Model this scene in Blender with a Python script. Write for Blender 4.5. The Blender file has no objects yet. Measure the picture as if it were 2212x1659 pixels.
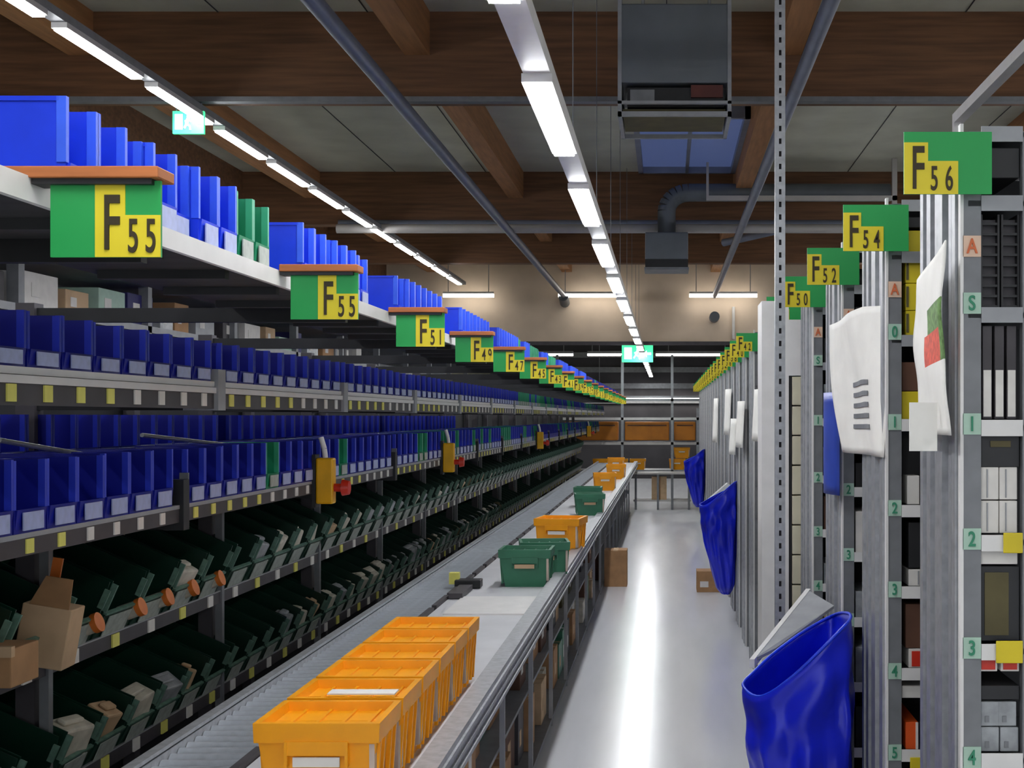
import bpy, math, random
from mathutils import Vector, Matrix
random.seed(7)
C = bpy.context.scene.collection
sc = bpy.context.scene
F = 2800.0          # focal length in pixels of the 2212 px wide frame
H = 2.10            # camera height; heights written as Z(...) are relative to the camera
def Z(v): return H + v

# ------------------------------------------------------------------ camera, world, exposure
cam_d = bpy.data.cameras.new('camera'); cam = bpy.data.objects.new('camera', cam_d); C.objects.link(cam)
cam.location = (0, 0, H); cam.rotation_euler = (math.pi/2, 0, 0)
cam_d.sensor_fit = 'HORIZONTAL'; cam_d.sensor_width = 36.0; cam_d.lens = 36.0*F/2212.0
cam_d.shift_x = -(1440-1106)/2212.0; cam_d.shift_y = (900-829.5)/2212.0
cam_d.clip_end = 200; cam_d.clip_start = 0.05
sc.camera = cam
w = bpy.data.worlds.new('world'); sc.world = w; w.use_nodes = True
w.node_tree.nodes['Background'].inputs[0].default_value = (0.86, 0.92, 1.0, 1)
w.node_tree.nodes['Background'].inputs[1].default_value = 1.0
sc.view_settings.view_transform = 'Standard'; sc.view_settings.look = 'None'
sc.view_settings.gamma = 1.0; sc.view_settings.use_curve_mapping = False
sc.view_settings.exposure = 0.72
sc.cycles.use_denoising = True
sc.cycles.max_bounces = 8; sc.cycles.diffuse_bounces = 4; sc.cycles.glossy_bounces = 4
sc.cycles.sample_clamp_indirect = 6.0
LAMP = 34.0         # radiance of the lamp diffusers

# ------------------------------------------------------------------ materials
def lin(c):
    o = []
    for v in c[:3]:
        v = v/255.0
        o.append(v/12.92 if v <= 0.04045 else ((v+0.055)/1.055)**2.4)
    return (o[0], o[1], o[2], 1.0)
MATS = {}
def mat(name, rgb, rough=0.5, metal=0.0, noise=0.12, scale=8.0, bump=0.0, stretch=(1,1,1), spec=0.5, rgb2=None):
    if name in MATS: return MATS[name]
    m = bpy.data.materials.new(name); m.use_nodes = True
    nt = m.node_tree; b = nt.nodes['Principled BSDF']
    b.inputs['Roughness'].default_value = rough; b.inputs['Metallic'].default_value = metal
    b.inputs['Specular IOR Level'].default_value = spec
    tc = nt.nodes.new('ShaderNodeTexCoord'); mp = nt.nodes.new('ShaderNodeMapping')
    mp.inputs['Scale'].default_value = stretch
    nz = nt.nodes.new('ShaderNodeTexNoise'); nz.inputs['Scale'].default_value = scale; nz.inputs['Detail'].default_value = 4
    mx = nt.nodes.new('ShaderNodeMix'); mx.data_type = 'RGBA'
    c = lin(rgb)
    c2 = lin(rgb2) if rgb2 else tuple(max(0, v*(1-noise*2)) for v in c[:3])+(1,)
    mx.inputs[6].default_value = c; mx.inputs[7].default_value = c2
    nt.links.new(tc.outputs['Object'], mp.inputs[0]); nt.links.new(mp.outputs[0], nz.inputs['Vector'])
    rp = nt.nodes.new('ShaderNodeMapRange'); rp.inputs[1].default_value = 0.35; rp.inputs[2].default_value = 0.7
    nt.links.new(nz.outputs[0], rp.inputs[0]); nt.links.new(rp.outputs[0], mx.inputs[0])
    nt.links.new(mx.outputs[2], b.inputs['Base Color'])
    if bump:
        bp = nt.nodes.new('ShaderNodeBump'); bp.inputs['Strength'].default_value = bump; bp.inputs['Distance'].default_value = 0.02
        nt.links.new(nz.outputs[0], bp.inputs['Height']); nt.links.new(bp.outputs[0], b.inputs['Normal'])
    MATS[name] = m; return m
def emit(name, rgb, strength):
    if name in MATS: return MATS[name]
    m = bpy.data.materials.new(name); m.use_nodes = True
    b = m.node_tree.nodes['Principled BSDF']
    b.inputs['Base Color'].default_value = lin(rgb)
    b.inputs['Emission Color'].default_value = lin(rgb); b.inputs['Emission Strength'].default_value = strength
    MATS[name] = m; return m

M_floor = mat('sealed floor', (222,223,228), 0.21, 0, 0.06, 3.0, 0.015, (1,0.12,1))
M_glulam = mat('glulam timber', (128,88,58), 0.65, 0, 0.22, 3.0, 0.05, (0.5,6,9))
M_purlin = mat('pale timber purlin', (176,124,80), 0.65, 0, 0.15, 4.0, 0.0, (6,0.5,6))
M_ceiling = mat('ceiling boards', (200,200,182), 0.8, 0, 0.1, 1.5)
M_wall = mat('far wall render', (226,206,184), 0.85, 0, 0.08, 1.5)
M_wall_l = mat('side wall boards', (150,146,124), 0.85, 0, 0.12, 1.0)
M_wall_b = mat('back hall wall', (74,72,76), 0.85, 0, 0.2, 1.0)
M_galv = mat('galvanised steel', (178,180,184), 0.42, 0.55, 0.12, 30.0)
M_grey = mat('grey powder coated steel', (158,160,164), 0.5, 0.1, 0.08, 12.0)
M_grey_d = mat('mid grey steel', (128,130,134), 0.5, 0.2, 0.1, 12.0)
M_pipe = mat('blue grey conduit', (134,140,158), 0.45, 0.3, 0.08, 5.0)
M_pipe_w = mat('pale pipe', (196,192,188), 0.45, 0.1, 0.06, 5.0)
M_white = mat('white painted steel', (228,226,224), 0.45, 0.0, 0.04, 10.0)
M_black = mat('black plastic', (34,34,37), 0.5, 0, 0.2, 10.0)
M_char = mat('charcoal strip', (70,66,70), 0.55, 0, 0.15, 10.0)
M_deck = mat('dark shelf deck', (58,58,60), 0.6, 0.2, 0.2, 4.0, 0, (1,8,1))
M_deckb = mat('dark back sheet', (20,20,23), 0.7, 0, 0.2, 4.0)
M_gedge = mat('pale green lit edge', (104,140,124), 0.5, 0, 0.2, 30.0)
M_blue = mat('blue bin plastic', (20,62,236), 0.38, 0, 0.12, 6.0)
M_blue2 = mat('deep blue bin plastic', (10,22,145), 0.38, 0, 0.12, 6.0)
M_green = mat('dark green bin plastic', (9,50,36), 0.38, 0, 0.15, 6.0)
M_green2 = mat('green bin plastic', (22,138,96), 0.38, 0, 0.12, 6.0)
M_tgreen = mat('green tote plastic', (50,118,88), 0.42, 0, 0.12, 6.0)
M_yel = mat('amber tote plastic', (255,170,2), 0.4, 0, 0.08, 5.0)
M_paper = mat('white paper', (236,234,228), 0.7, 0, 0.04, 10.0)
M_card = mat('cardboard', (176,134,94), 0.8, 0, 0.1, 10.0)
M_card2 = mat('pale cardboard', (206,174,138), 0.8, 0, 0.1, 10.0)
M_brown = mat('brown carton', (96,62,44), 0.7, 0, 0.15, 10.0)
M_wood = mat('orange brown board edge', (196,116,62), 0.55, 0, 0.15, 6.0, 0, (1,1,6))
M_sgreen = mat('sign green', (30,160,78), 0.5, 0, 0.04, 4.0)
M_syel = mat('sign yellow', (232,212,40), 0.5, 0, 0.04, 4.0)
M_ink = mat('sign ink', (52,42,14), 0.6, 0, 0.05, 4.0)
M_tky = mat('yellow ticket', (228,222,112), 0.6, 0, 0.05, 20.0)
M_tkw = mat('white ticket', (226,222,216), 0.6, 0, 0.05, 20.0)
M_mint = mat('mint label card', (176,206,188), 0.6, 0, 0.05, 20.0)
M_peach = mat('peach label card', (226,194,170), 0.6, 0, 0.05, 20.0)
M_mink = mat('green label ink', (52,138,104), 0.6, 0, 0.05, 20.0)
M_oink = mat('orange label ink', (206,104,60), 0.6, 0, 0.05, 20.0)
M_red = mat('red plastic', (214,50,28), 0.4, 0, 0.08, 8.0)
M_orange = mat('orange carton', (232,88,20), 0.5, 0, 0.08, 8.0)
M_bag = mat('blue bag film', (18,36,215), 0.32, 0, 0.12, 4.0)
M_tape = mat('yellow carton', (222,200,30), 0.5, 0, 0.08, 8.0)
M_khaki = mat('khaki card', (92,84,52), 0.7, 0, 0.15, 8.0)
M_cream = mat('cream carton', (214,208,182), 0.7, 0, 0.05, 8.0)
M_roll = mat('roller steel', (184,190,198), 0.35, 0.3, 0.1, 20.0)
M_belt = mat('pale conveyor bed', (214,214,218), 0.4, 0.05, 0.06, 4.0)
M_duct = mat('grey sheet metal duct', (112,118,124), 0.5, 0.25, 0.1, 3.0)
M_dkblue = mat('navy carton', (42,40,104), 0.6, 0, 0.1, 8.0)
M_lens = emit('lamp diffuser', (250,252,255), LAMP)
M_lens_far = emit('batten lamp diffuser', (255,250,240), 5.0)
M_exitg = emit('exit sign green', (70,225,150), 0.9)
M_exitw = emit('exit sign white', (225,255,240), 1.9)
M_sky = emit('evening roof light', (80,95,140), 0.28)

# ------------------------------------------------------------------ mesh helpers
class MB:
    def __init__(s): s.v = []; s.f = []; s.m = []; s.smooth = []
    def add(s, vs, fs, mi=0, sm=False):
        n = len(s.v); s.v += [tuple(p) for p in vs]
        for f in fs: s.f.append(tuple(i+n for i in f)); s.m.append(mi); s.smooth.append(sm)
        return s
    def box(s, x0, x1, y0, y1, z0, z1, mi=0):
        x0, x1 = min(x0,x1), max(x0,x1); y0, y1 = min(y0,y1), max(y0,y1); z0, z1 = min(z0,z1), max(z0,z1)
        vs = [(x0,y0,z0),(x1,y0,z0),(x1,y1,z0),(x0,y1,z0),(x0,y0,z1),(x1,y0,z1),(x1,y1,z1),(x0,y1,z1)]
        return s.add(vs, [(0,3,2,1),(4,5,6,7),(0,1,5,4),(1,2,6,5),(2,3,7,6),(3,0,4,7)], mi)
    def hexa(s, b, t, mi=0):   # four bottom points, four top points
        return s.add(list(b)+list(t), [(0,3,2,1),(4,5,6,7),(0,1,5,4),(1,2,6,5),(2,3,7,6),(3,0,4,7)], mi)
    def tube(s, p0, p1, r, n=12, mi=0, r1=None, caps=True):
        p0, p1 = Vector(p0), Vector(p1); d = (p1-p0).normalized()
        a = d.cross(Vector((0,0,1)));
        if a.length < 1e-3: a = d.cross(Vector((0,1,0)))
        a.normalize(); b = d.cross(a); r1 = r if r1 is None else r1
        vs = []
        for p, rr in ((p0,r),(p1,r1)):
            for i in range(n):
                t = 2*math.pi*i/n; vs.append(p + a*math.cos(t)*rr + b*math.sin(t)*rr)
        s.add(vs, [(i,(i+1)%n,n+(i+1)%n,n+i) for i in range(n)], mi, True)
        if caps: s.add(vs, [tuple(range(n-1,-1,-1)), tuple(range(n,2*n))], mi)
        return s
    def path(s, pts, r, n=10, mi=0):
        for i in range(len(pts)-1): s.tube(pts[i], pts[i+1], r, n, mi)
        return s
    def build(s, name, m, parent=None, bevel=0.0):
        me = bpy.data.meshes.new(name); me.from_pydata(s.v, [], s.f)
        ms = m if isinstance(m, (list,tuple)) else [m]
        for x in ms: me.materials.append(x)
        me.polygons.foreach_set('material_index', s.m)
        me.polygons.foreach_set('use_smooth', s.smooth)
        me.update()
        o = bpy.data.objects.new(name, me); C.objects.link(o)
        if parent: o.parent = parent
        if bevel:
            bv = o.modifiers.new('edge', 'BEVEL'); bv.width = bevel; bv.segments = 2; bv.limit_method = 'ANGLE'; bv.angle_limit = math.radians(40)
        return o
def B(*a): return MB().box(*a)
def tag(o, label=None, cat=None, group=None, kind=None):
    if label: o['label'] = label
    if cat: o['category'] = cat
    if group: o['group'] = group
    if kind: o['kind'] = kind
    return o
def empty(name, loc=(0,0,0), label=None, cat=None, group=None):
    o = bpy.data.objects.new(name, None); C.objects.link(o); o.location = loc; o.empty_display_size = 0.05
    return tag(o, label, cat, group)
def struct(o): o['kind'] = 'structure'; return o
def kids(o): return [c for c in bpy.data.objects if c.parent == o]
TREE = {}
def tree_of(o):
    if o.name not in TREE:
        TREE[o.name] = [(c, [g for g in kids(c)]) for c in kids(o)]
    return TREE[o.name]
def dup(root, loc, label=None, group=None, scale=None, rot=None):
    r = root.copy(); C.objects.link(r); r.location = loc
    if scale: r.scale = scale
    if rot is not None: r.rotation_euler = rot
    if label: r['label'] = label
    if group: r['group'] = group
    for ch, gs in tree_of(root):
        c = ch.copy(); C.objects.link(c); c.parent = r
        for g in gs:
            d = g.copy(); C.objects.link(d); d.parent = c
    return r
GLYPH = {}
def text(s, name, m, parent, x, y, z, h, wscale=0.62, bold=0.0, rot=(math.pi/2,0,0), align='LEFT'):
    key = (s, h, wscale, bold, align)
    if key not in GLYPH:
        cu = bpy.data.curves.new(name, 'FONT'); cu.body = s; cu.size = h/0.7; cu.extrude = 0.0015; cu.offset = bold; cu.align_x = align
        tmp = bpy.data.objects.new('glyph', cu); C.objects.link(tmp)
        me = bpy.data.meshes.new_from_object(tmp, depsgraph=bpy.context.evaluated_depsgraph_get())
        bpy.data.objects.remove(tmp); bpy.data.curves.remove(cu)
        GLYPH[key] = me
    me = GLYPH[key].copy(); me.materials.clear(); me.materials.append(m)
    o = bpy.data.objects.new(name, me); C.objects.link(o); o.parent = parent
    o.location = (x,y,z); o.rotation_euler = rot; o.scale = (wscale,1,1)
    return o
ORD = ['first','second','third','fourth','fifth','sixth','seventh','eighth','ninth','tenth','eleventh','twelfth','thirteenth','fourteenth',
       'fifteenth','sixteenth','seventeenth','eighteenth','nineteenth','twentieth','twenty-first','twenty-second','twenty-third','twenty-fourth',
       'twenty-fifth','twenty-sixth','twenty-seventh','twenty-eighth','twenty-ninth','thirtieth','thirty-first','thirty-second','thirty-third','thirty-fourth','thirty-fifth']

# ------------------------------------------------------------------ the hall
struct(B(-7,11,-12,46, -0.2,0).build('floor', M_floor))
ce = MB().box(-7,11,-12,46, Z(3.25),Z(3.4))
for i in range(-5, 9): ce.box(i*1.2-0.004, i*1.2+0.004, -12, 26, Z(3.243), Z(3.25), 1)
struct(ce.build('ceiling', [M_ceiling, M_deck]))
wl = MB().box(-7.0,-5.9,-12,46, 0,Z(3.25))
struct(wl.build('wall_left', M_wall_l))
struct(B(9.5,10,-12,46,0,Z(3.25)).build('wall_right', M_wall_l))
struct(B(-5.9,9.5,26,26.3,Z(1.486),Z(3.25)).build('wall_far', M_wall))
bw = MB().box(-7,11,44,44.4,0,Z(3.25))
for zz in (0.45,0.95,1.5,2.0): bw.box(-7,11,43.9,44,Z(zz),Z(zz+0.18),1)
struct(bw.build('wall_back', [M_wall_b, M_grey_d]))
struct(B(-5.9,9.5,25.85,25.99,Z(1.43),Z(1.50)).build('trim_1', M_char))
for yb in (3.0, 10.4, 17.2, 21.5):
    struct(B(-5.9,9.5,yb,yb+0.24,Z(2.55),Z(3.25)).build('ceiling_beam', M_glulam))
struct(B(-5.9,-5.62,-12,26,Z(2.7),Z(3.25)).build('ceiling_beam', M_glulam))
for xp in (-4.8,-2.1,0.88,3.8):
    struct(B(xp,xp+0.2,-6,26,Z(2.9),Z(3.25)).build('ceiling_beam', M_purlin))
for yc in (9.0,13.3,17.6,22.0):
    p = MB().box(-5.9,-5.68,yc,yc+0.2,0,Z(2.7)).box(-5.9,-5.3,yc+0.02,yc+0.18,Z(2.35),Z(2.5))
    struct(p.build('wall_column', M_grey_d))
# roof light
rl = MB().box(-0.30,0.82,13.6,16.6,Z(3.20),Z(3.235),0)
for (a,b,c,d) in ((-0.36,-0.30,13.54,16.66),(0.82,0.88,13.54,16.66),(-0.36,0.88,13.54,13.6),(-0.36,0.88,16.6,16.66),(0.24,0.28,13.6,16.6)):
    rl.box(a,b,c,d,Z(3.12),Z(3.245),1)
rl = rl.build('window_1', [M_sky, M_pipe]); struct(rl)

# ------------------------------------------------------------------ lights
def lum_proto(name, length, width, label, cat, group):
    t = empty(name, (0,0,0), label, cat, group)
    B(-width/2-0.012,width/2+0.012,0,length,0.0,0.035).build('housing', M_white, t)
    B(-width/2,width/2,0.01,length-0.01,-0.014,0.0).build('diffuser', M_lens, t)
    return t
LX, LZ = -0.52, 1.34
tag(B(LX-0.055,LX+0.055,-6,48,Z(LZ+0.035),Z(LZ+0.10)).build('light_rail', M_white), 'long white lighting rail hanging straight above the conveyor aisle', 'light rail')
l1 = lum_proto('linear_light', 1.42, 0.10, '', 'ceiling light', 'linear lights above the conveyor aisle')
ys = [5.19-2.44*3, 5.19-2.44*2, 5.19-2.44] + [5.19+2.44*k for k in range(17)]
for i, y in enumerate(ys):
    o = l1 if i == 0 else dup(l1, (LX,y,Z(LZ)))
    o.location = (LX,y,Z(LZ))
    o['label'] = 'bright linear lamp on the aisle rail, %s lamp along counted toward the far wall' % ORD[i-3] if i >= 3 else 'bright linear lamp on the aisle rail, behind the viewer, %s' % ORD[i]
for i in range(11):
    y = 4.75+2.44*i
    for dx in (-0.05,0.05):
        pass
    o = MB().tube((LX,y,Z(LZ+0.10)),(LX,y,Z(3.25)),0.003,6).build('suspension_wire', M_grey_d)
    tag(o, 'thin wire holding up the aisle lighting rail, %s wire along' % ORD[i], 'wire', 'suspension wires of the aisle lighting rail')
RX, RZ = -3.75, 2.4
def batten_row(x, y0, n, rowname):
    tag(B(x-0.045,x+0.045,y0-0.5,y0+1.43*n+0.2,Z(RZ+0.035),Z(RZ+0.09)).build('light_rail', M_grey), 'slim grey lighting rail high above %s' % rowname, 'light rail')
    pr = lum_proto('linear_light', 1.18, 0.075, '', 'ceiling light', 'linear lights high above %s' % rowname)
    for i in range(n):
        o = pr if i == 0 else dup(pr, (x,y0+1.43*i,Z(RZ)))
        o.location = (x,y0+1.43*i,Z(RZ))
        o['label'] = 'narrow bright lamp high above %s, %s along' % (rowname, ORD[i])
batten_row(-3.75, -0.58, 17, 'the parallel aisle behind the bin shelves')
batten_row(3.67, -6.3, 22, 'the cross racks beside the wire crates')  # row carried on out of sight behind the racks, added for ambient light
# batten lamps on the far wall
for i,(xa,xb) in enumerate(((-4.42,-3.42),(-2.14,-0.80),(0.45,1.79))):
    t = empty('batten_light', ((xa+xb)/2,25.6,Z(2.41)), 'white batten lamp high before the beige end wall, %s from the bin side' % ORD[i], 'ceiling light', 'batten lamps before the end wall')
    hw = (xb-xa)/2
    B(-hw,hw,0,0.08,0.02,0.06).build('housing', M_white, t); B(-hw,hw,0,0.08,-0.05,0.02).build('diffuser', M_lens_far, t)
    MB().tube((-hw*0.8,0.04,0.06),(-hw*0.8,0.04,0.84),0.008,6).tube((hw*0.8,0.04,0.06),(hw*0.8,0.04,0.84),0.008,6).build('hanger', M_grey, t)
for i,(xa,xb,y,z) in enumerate(((-5.2,-2.6,36,1.72),(-2.2,-0.9,36,1.72),(-0.3,3.2,36,1.72),(-2.8,2.5,43.7,0.60))):
    t = empty('batten_light', ((xa+xb)/2,y,Z(z)), 'thin horizontal lamp in the dim hall beyond the end wall, %s one' % ORD[i], 'ceiling light', 'lamps in the dim hall beyond')
    hw = (xb-xa)/2; B(-hw,hw,0,0.1,0.03,0.1).build('housing', M_grey, t); B(-hw,hw,0,0.1,-0.03,0.03).build('diffuser', M_lens_far, t)
    MB().tube((-hw*0.8,0.05,0.1),(-hw*0.8,0.05,Z(3.25)-Z(z)),0.01,6).tube((hw*0.8,0.05,0.1),(hw*0.8,0.05,Z(3.25)-Z(z)),0.01,6).build('hanger', M_grey, t)
# ducts and conduits
def conduit(pts, r, m, label, name='conduit'):
    return tag(MB().path(pts, r, 12).build(name, m), label, 'pipe')
conduit([(-2.04,-4,Z(2.4)),(-2.04,25.8,Z(2.4))], 0.055, M_pipe, 'blue grey conduit running under the roof between the two lamp rows')
tag(MB().tube((-2.04,25.6,Z(2.38)),(-2.04,25.98,Z(2.28)),0.10,14).build('junction_box', M_duct), 'round dark junction box where the conduit meets the end wall', 'junction box')
conduit([(0.95,-4,Z(2.4)),(0.95,25.8,Z(2.4))], 0.05, M_pipe, 'blue grey conduit running under the roof above the grey racks')
tag(MB().tube((0.95,25.6,Z(1.98)),(0.95,25.98,Z(1.98)),0.10,14).build('junction_box', M_duct), 'small dark round box on the end wall below the middle batten lamp', 'junction box')
tag(MB().path([(-4.3,16.9,Z(2.45)),(2.4,16.9,Z(2.45))],0.06,12).build('supply_pipe', M_pipe_w), 'pale horizontal pipe crossing the hall under the second timber beam', 'pipe')
conduit([(-4.3,17.0,Z(2.53)),(2.4,17.0,Z(2.53))], 0.05, M_pipe, 'thin grey blue pipe lying directly above the pale crossing pipe')
tag(B(-5.9,9.5,10.3,10.39,Z(2.505),Z(2.545)).build('cable_tray', M_grey_d), 'slim grey cable tray along the bottom of the first timber beam', 'cable tray')
conduit([(1.34,25.965,Z(1.55)),(1.34,25.965,Z(2.2))], 0.03, M_white, 'short white vertical pipe on the beige end wall')
conduit([(0.9,20.5,Z(2.75)),(2.6,19.0,Z(2.95)),(2.6,19.0,Z(3.24))], 0.06, M_pipe, 'slanting blue pipe in front of the third timber beam')
# heater unit 1
hu = empty('heater_unit', (0.04,8.5,Z(2.05)), 'large grey heater box hanging under the first timber beam', 'air heater')
B(-0.36,0.38,0,0.7,0.14,0.66).build('casing', M_duct, hu, 0.01)
f = MB()
for x in (-0.36,0.36): f.box(x,x+0.025,-0.01,0.7,-0.08,0.72)
f.box(-0.36,0.385,-0.01,0.02,-0.08,-0.05).box(-0.36,0.385,-0.01,0.02,0.0,0.02).box(-0.36,0.385,0.68,0.7,-0.08,-0.05).build('hanging_frame', M_grey, hu)
B(-0.30,0.34,0.05,0.65,0.0,0.12).build('outlet', M_black, hu)
B(0.12,0.33,0.02,0.05,0.05,0.13).build('valve', mat('dark red valve',(96,40,32),0.5), hu); B(-0.28,-0.12,0.02,0.05,0.02,0.10).build('control_box', M_grey_d, hu)
B(-0.33,0.35,0.1,0.6,-0.05,-0.01).build('louvre', M_khaki, hu)
MB().tube((-0.2,0.3,0.66),(-0.2,0.3,1.2),0.012,6).tube((0.25,0.3,0.66),(0.25,0.3,1.2),0.012,6).build('hanger', M_galv, hu)
# heater unit 2 with duct
h2 = empty('heater_unit', (0.0,16.3,Z(1.88)), 'smaller grey heater box under the bent duct in mid hall', 'air heater')
B(-0.27,0.27,0,0.5,0.10,0.44).build('casing', M_duct, h2, 0.01)
B(-0.27,0.27,0.0,0.5,0.0,0.10).build('outlet', M_black, h2)
B(-0.28,0.28,-0.01,0.5,-0.03,0.0).build('lower_flange', M_grey_d, h2)
pts = [(0,16.55,Z(2.32)),(0,16.55,Z(2.62))] + [(0.28-0.28*math.cos(a),16.55,Z(2.62)+0.24*math.sin(a)) for a in [math.pi/2*i/6 for i in range(1,7)]] + [(2.85,16.55,Z(2.86))]
tag(MB().path(pts,0.115,16).build('bent_duct', M_duct), 'round grey air duct bending sideways above the smaller heater box', 'duct')
tag(B(0.5,2.9,16.3,16.36,Z(2.72),Z(2.78)).box(2.84,2.9,16.3,16.36,Z(2.3),Z(3.25)).box(0.5,0.53,16.3,16.36,Z(2.78),Z(3.25)).build('pale_frame_rail', M_pipe_w), 'pale rail with a drop leg beside the bent air duct', 'rail')
tag(B(1.30,1.345,2.5,5.9,Z(1.33),Z(1.375)).box(1.30,1.33,5.86,5.9,Z(1.26),Z(1.33)).build('cable_trunking', M_white), 'white cable trunking slanting down toward the F 56 sign', 'cable trunking')
# exit signs
def exit_sign(x,y,z,wd,ht,label):
    t = empty('exit_sign', (x,y,Z(z)), label, 'exit sign')
    B(-wd/2,wd/2,0,0.03,-ht/2,ht/2).build('sign_panel', M_exitg, t)
    B(-wd*0.42,-wd*0.18,-0.004,0,-ht*0.32,ht*0.36).build('door_symbol', M_exitw, t)
    r = MB().tube((wd*0.02,-0.006,ht*0.26),(wd*0.02,-0.002,ht*0.26),ht*0.09,10)
    def bar(a,b,th):
        a=Vector((a[0]*wd,-0.005,a[1]*ht)); b=Vector((b[0]*wd,-0.005,b[1]*ht)); r.tube(a,b,th*ht,6)
    bar((0.0,0.16),(-0.05,-0.08),0.07); bar((-0.05,-0.08),(0.06,-0.18),0.045); bar((0.06,-0.18),(0.07,-0.34),0.04)
    bar((-0.05,-0.08),(-0.12,-0.26),0.045); bar((0.0,0.12),(0.1,0.02),0.035); bar((0.0,0.12),(-0.1,0.04),0.035)
    r.build('running_figure', M_exitw, t)
    ar = MB().add([(wd*0.2,-0.004,0),(wd*0.3,-0.004,ht*0.2),(wd*0.3,-0.004,-ht*0.2),(wd*0.2,0,0),(wd*0.3,0,ht*0.2),(wd*0.3,0,-ht*0.2)],[(0,2,1),(3,4,5),(0,1,4,3),(1,2,5,4),(2,0,3,5)]).box(wd*0.3,wd*0.44,-0.004,0,-ht*0.07,ht*0.07)
    ar.build('arrow_symbol', M_exitw, t)
    MB().tube((-wd*0.4,0.015,ht/2),(-wd*0.4,0.015,ht/2+0.10),0.006,6).tube((wd*0.4,0.015,ht/2),(wd*0.4,0.015,ht/2+0.10),0.006,6).build('hanger', M_galv, t)
exit_sign(-3.82,10.35,2.35,0.25,0.18,'small glowing exit sign hanging at the high lamp row')
exit_sign(-0.62,27.5,1.365-0.03,0.66,0.36,'green glowing exit sign at the far end of the aisle lamps')

# ------------------------------------------------------------------ picking racks, one per bay
BAY = 1.6; Y0 = -0.7; NB = 19       # posts at Y0 + BAY*k : 0.9, 2.5, 4.1 ...
XT, XM, XB, XL = -1.0, -1.43, -1.54, -1.97
TILT = math.radians(24)
def tiltpt(x, z, x0, z0):   # x<=0 into the shelf
    return (x0 + x*math.cos(TILT) + z*math.sin(TILT), z0 - x*math.sin(TILT) + z*math.cos(TILT))
def rack_proto():
    t = empty('picking_rack', (0,0,0), '', 'shelf rack', 'picking rack bays along the conveyor')
    B(-2.06,-2.0,0,0.06,0,Z(0.36)).build('upright', M_char, t); B(-2.39,-2.34,0,0.06,0,Z(0.36)).build('upright', M_char, t)
    B(-2.0,-1.02,0.015,0.045,Z(0.30),Z(0.345)).build('support_arm', M_black, t)
    B(-2.0,-1.45,0.015,0.045,Z(0.02),Z(0.06)).build('support_arm', M_black, t)
    B(-2.0,-1.56,0.015,0.045,Z(-0.36),Z(-0.33)).build('support_arm', M_black, t)
    # top shelf
    d = MB().box(-1.38,XT-0.012,0.0,BAY,Z(0.345),Z(0.372))
    for i in range(4): d.box(-1.34,-1.04,0.15+i*0.4,0.18+i*0.4,Z(0.325),Z(0.345))
    d.build('shelf_deck', M_deck, t)
    B(XT-0.012,XT,0,BAY,Z(0.338),Z(0.378)).build('shelf_beam', M_white, t)
    # eye-level shelf
    B(XM-0.36,XM-0.02,0,BAY,Z(0.085),Z(0.108)).build('shelf_deck', M_deck, t)
    MB().box(XM-0.02,XM,0,BAY,Z(0.094),Z(0.111)).box(XM-0.018,XM+0.006,0,BAY,Z(0.074),Z(0.092)).build('shelf_beam', M_white, t)
    s = B(XM-0.012,XM-0.002,0,BAY,Z(0.025),Z(0.074)).build('ticket_strip', M_char, t)
    for i in range(9):
        y = 0.16+i*0.1685
        B(XM-0.002,XM+0.002,y-0.02,y+0.02,Z(0.033),Z(0.072)).build('ticket', M_tky if i % 9 < 5 else M_tkw, s)
    MB().box(XM-0.10,XM+0.012,0.0,0.012,Z(0.02),Z(0.15)).box(XM-0.06,XM+0.012,0.012,0.068,Z(0.02),Z(0.15)).build('bracket', M_grey, t)
    # second shelf
    B(XB-0.36,XB-0.015,0,BAY,Z(-0.315),Z(-0.288)).build('shelf_deck', M_deck, t)
    B(XB-0.015,XB,0,BAY,Z(-0.292),Z(-0.28)).build('shelf_beam', M_grey, t)
    s = B(XB-0.012,XB-0.002,0,BAY,Z(-0.335),Z(-0.292)).build('ticket_strip', M_char, t)
    for i in range(9):
        y = 0.14+i*0.165
        B(XB-0.002,XB+0.002,y-0.018,y+0.018,Z(-0.33),Z(-0.295)).build('ticket', M_tky if i % 9 < 5 else M_tkw, s)
    MB().box(XB-0.05,XB+0.012,0.0,0.05,Z(-0.36),Z(-0.20)).build('post_stub', M_black, t)
    MB().box(XB-0.02,XB+0.008,0.05,0.06,Z(-0.36),Z(-0.18)).build('post_edge', M_grey_d, t)
    # two tilted shelves
    for z0, h in ((-0.80,0.045),(-1.215,0.045)):
        a = tiltpt(-0.40,0,XL,Z(z0+0.03)); b = (XL,Z(z0+0.03))
        MB().hexa([(a[0],0,a[1]-0.02),(b[0],0,b[1]-0.02),(b[0],BAY,b[1]-0.02),(a[0],BAY,a[1]-0.02)],[(a[0],0,a[1]),(b[0],0,b[1]),(b[0],BAY,b[1]),(a[0],BAY,a[1])]).build('shelf_deck', M_deck, t)
        s = MB().box(XL-0.004,XL+0.006,0,BAY,Z(z0-0.02),Z(z0+0.035)).build('ticket_strip', M_char, t)
        MB().box(XL,XL+0.009,0,BAY,Z(z0+0.031),Z(z0+0.036)).build('shelf_lip', M_grey, t)
        n = 5 if z0 > -1 else 6
        for i in range(n):
            y = (i+0.6)*BAY/n
            B(XL+0.006,XL+0.012,y-0.028,y+0.028,Z(z0-0.018),Z(z0+0.028)).build('ticket', M_tky if i % 2 else M_tkw, s)
    MB().box(-1.985,-1.955,0,0.03,0,Z(-0.36)).build('front_post', M_grey_d, t)
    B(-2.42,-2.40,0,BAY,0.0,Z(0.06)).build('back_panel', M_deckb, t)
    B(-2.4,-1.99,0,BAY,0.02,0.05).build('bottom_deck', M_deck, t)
    return t
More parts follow.
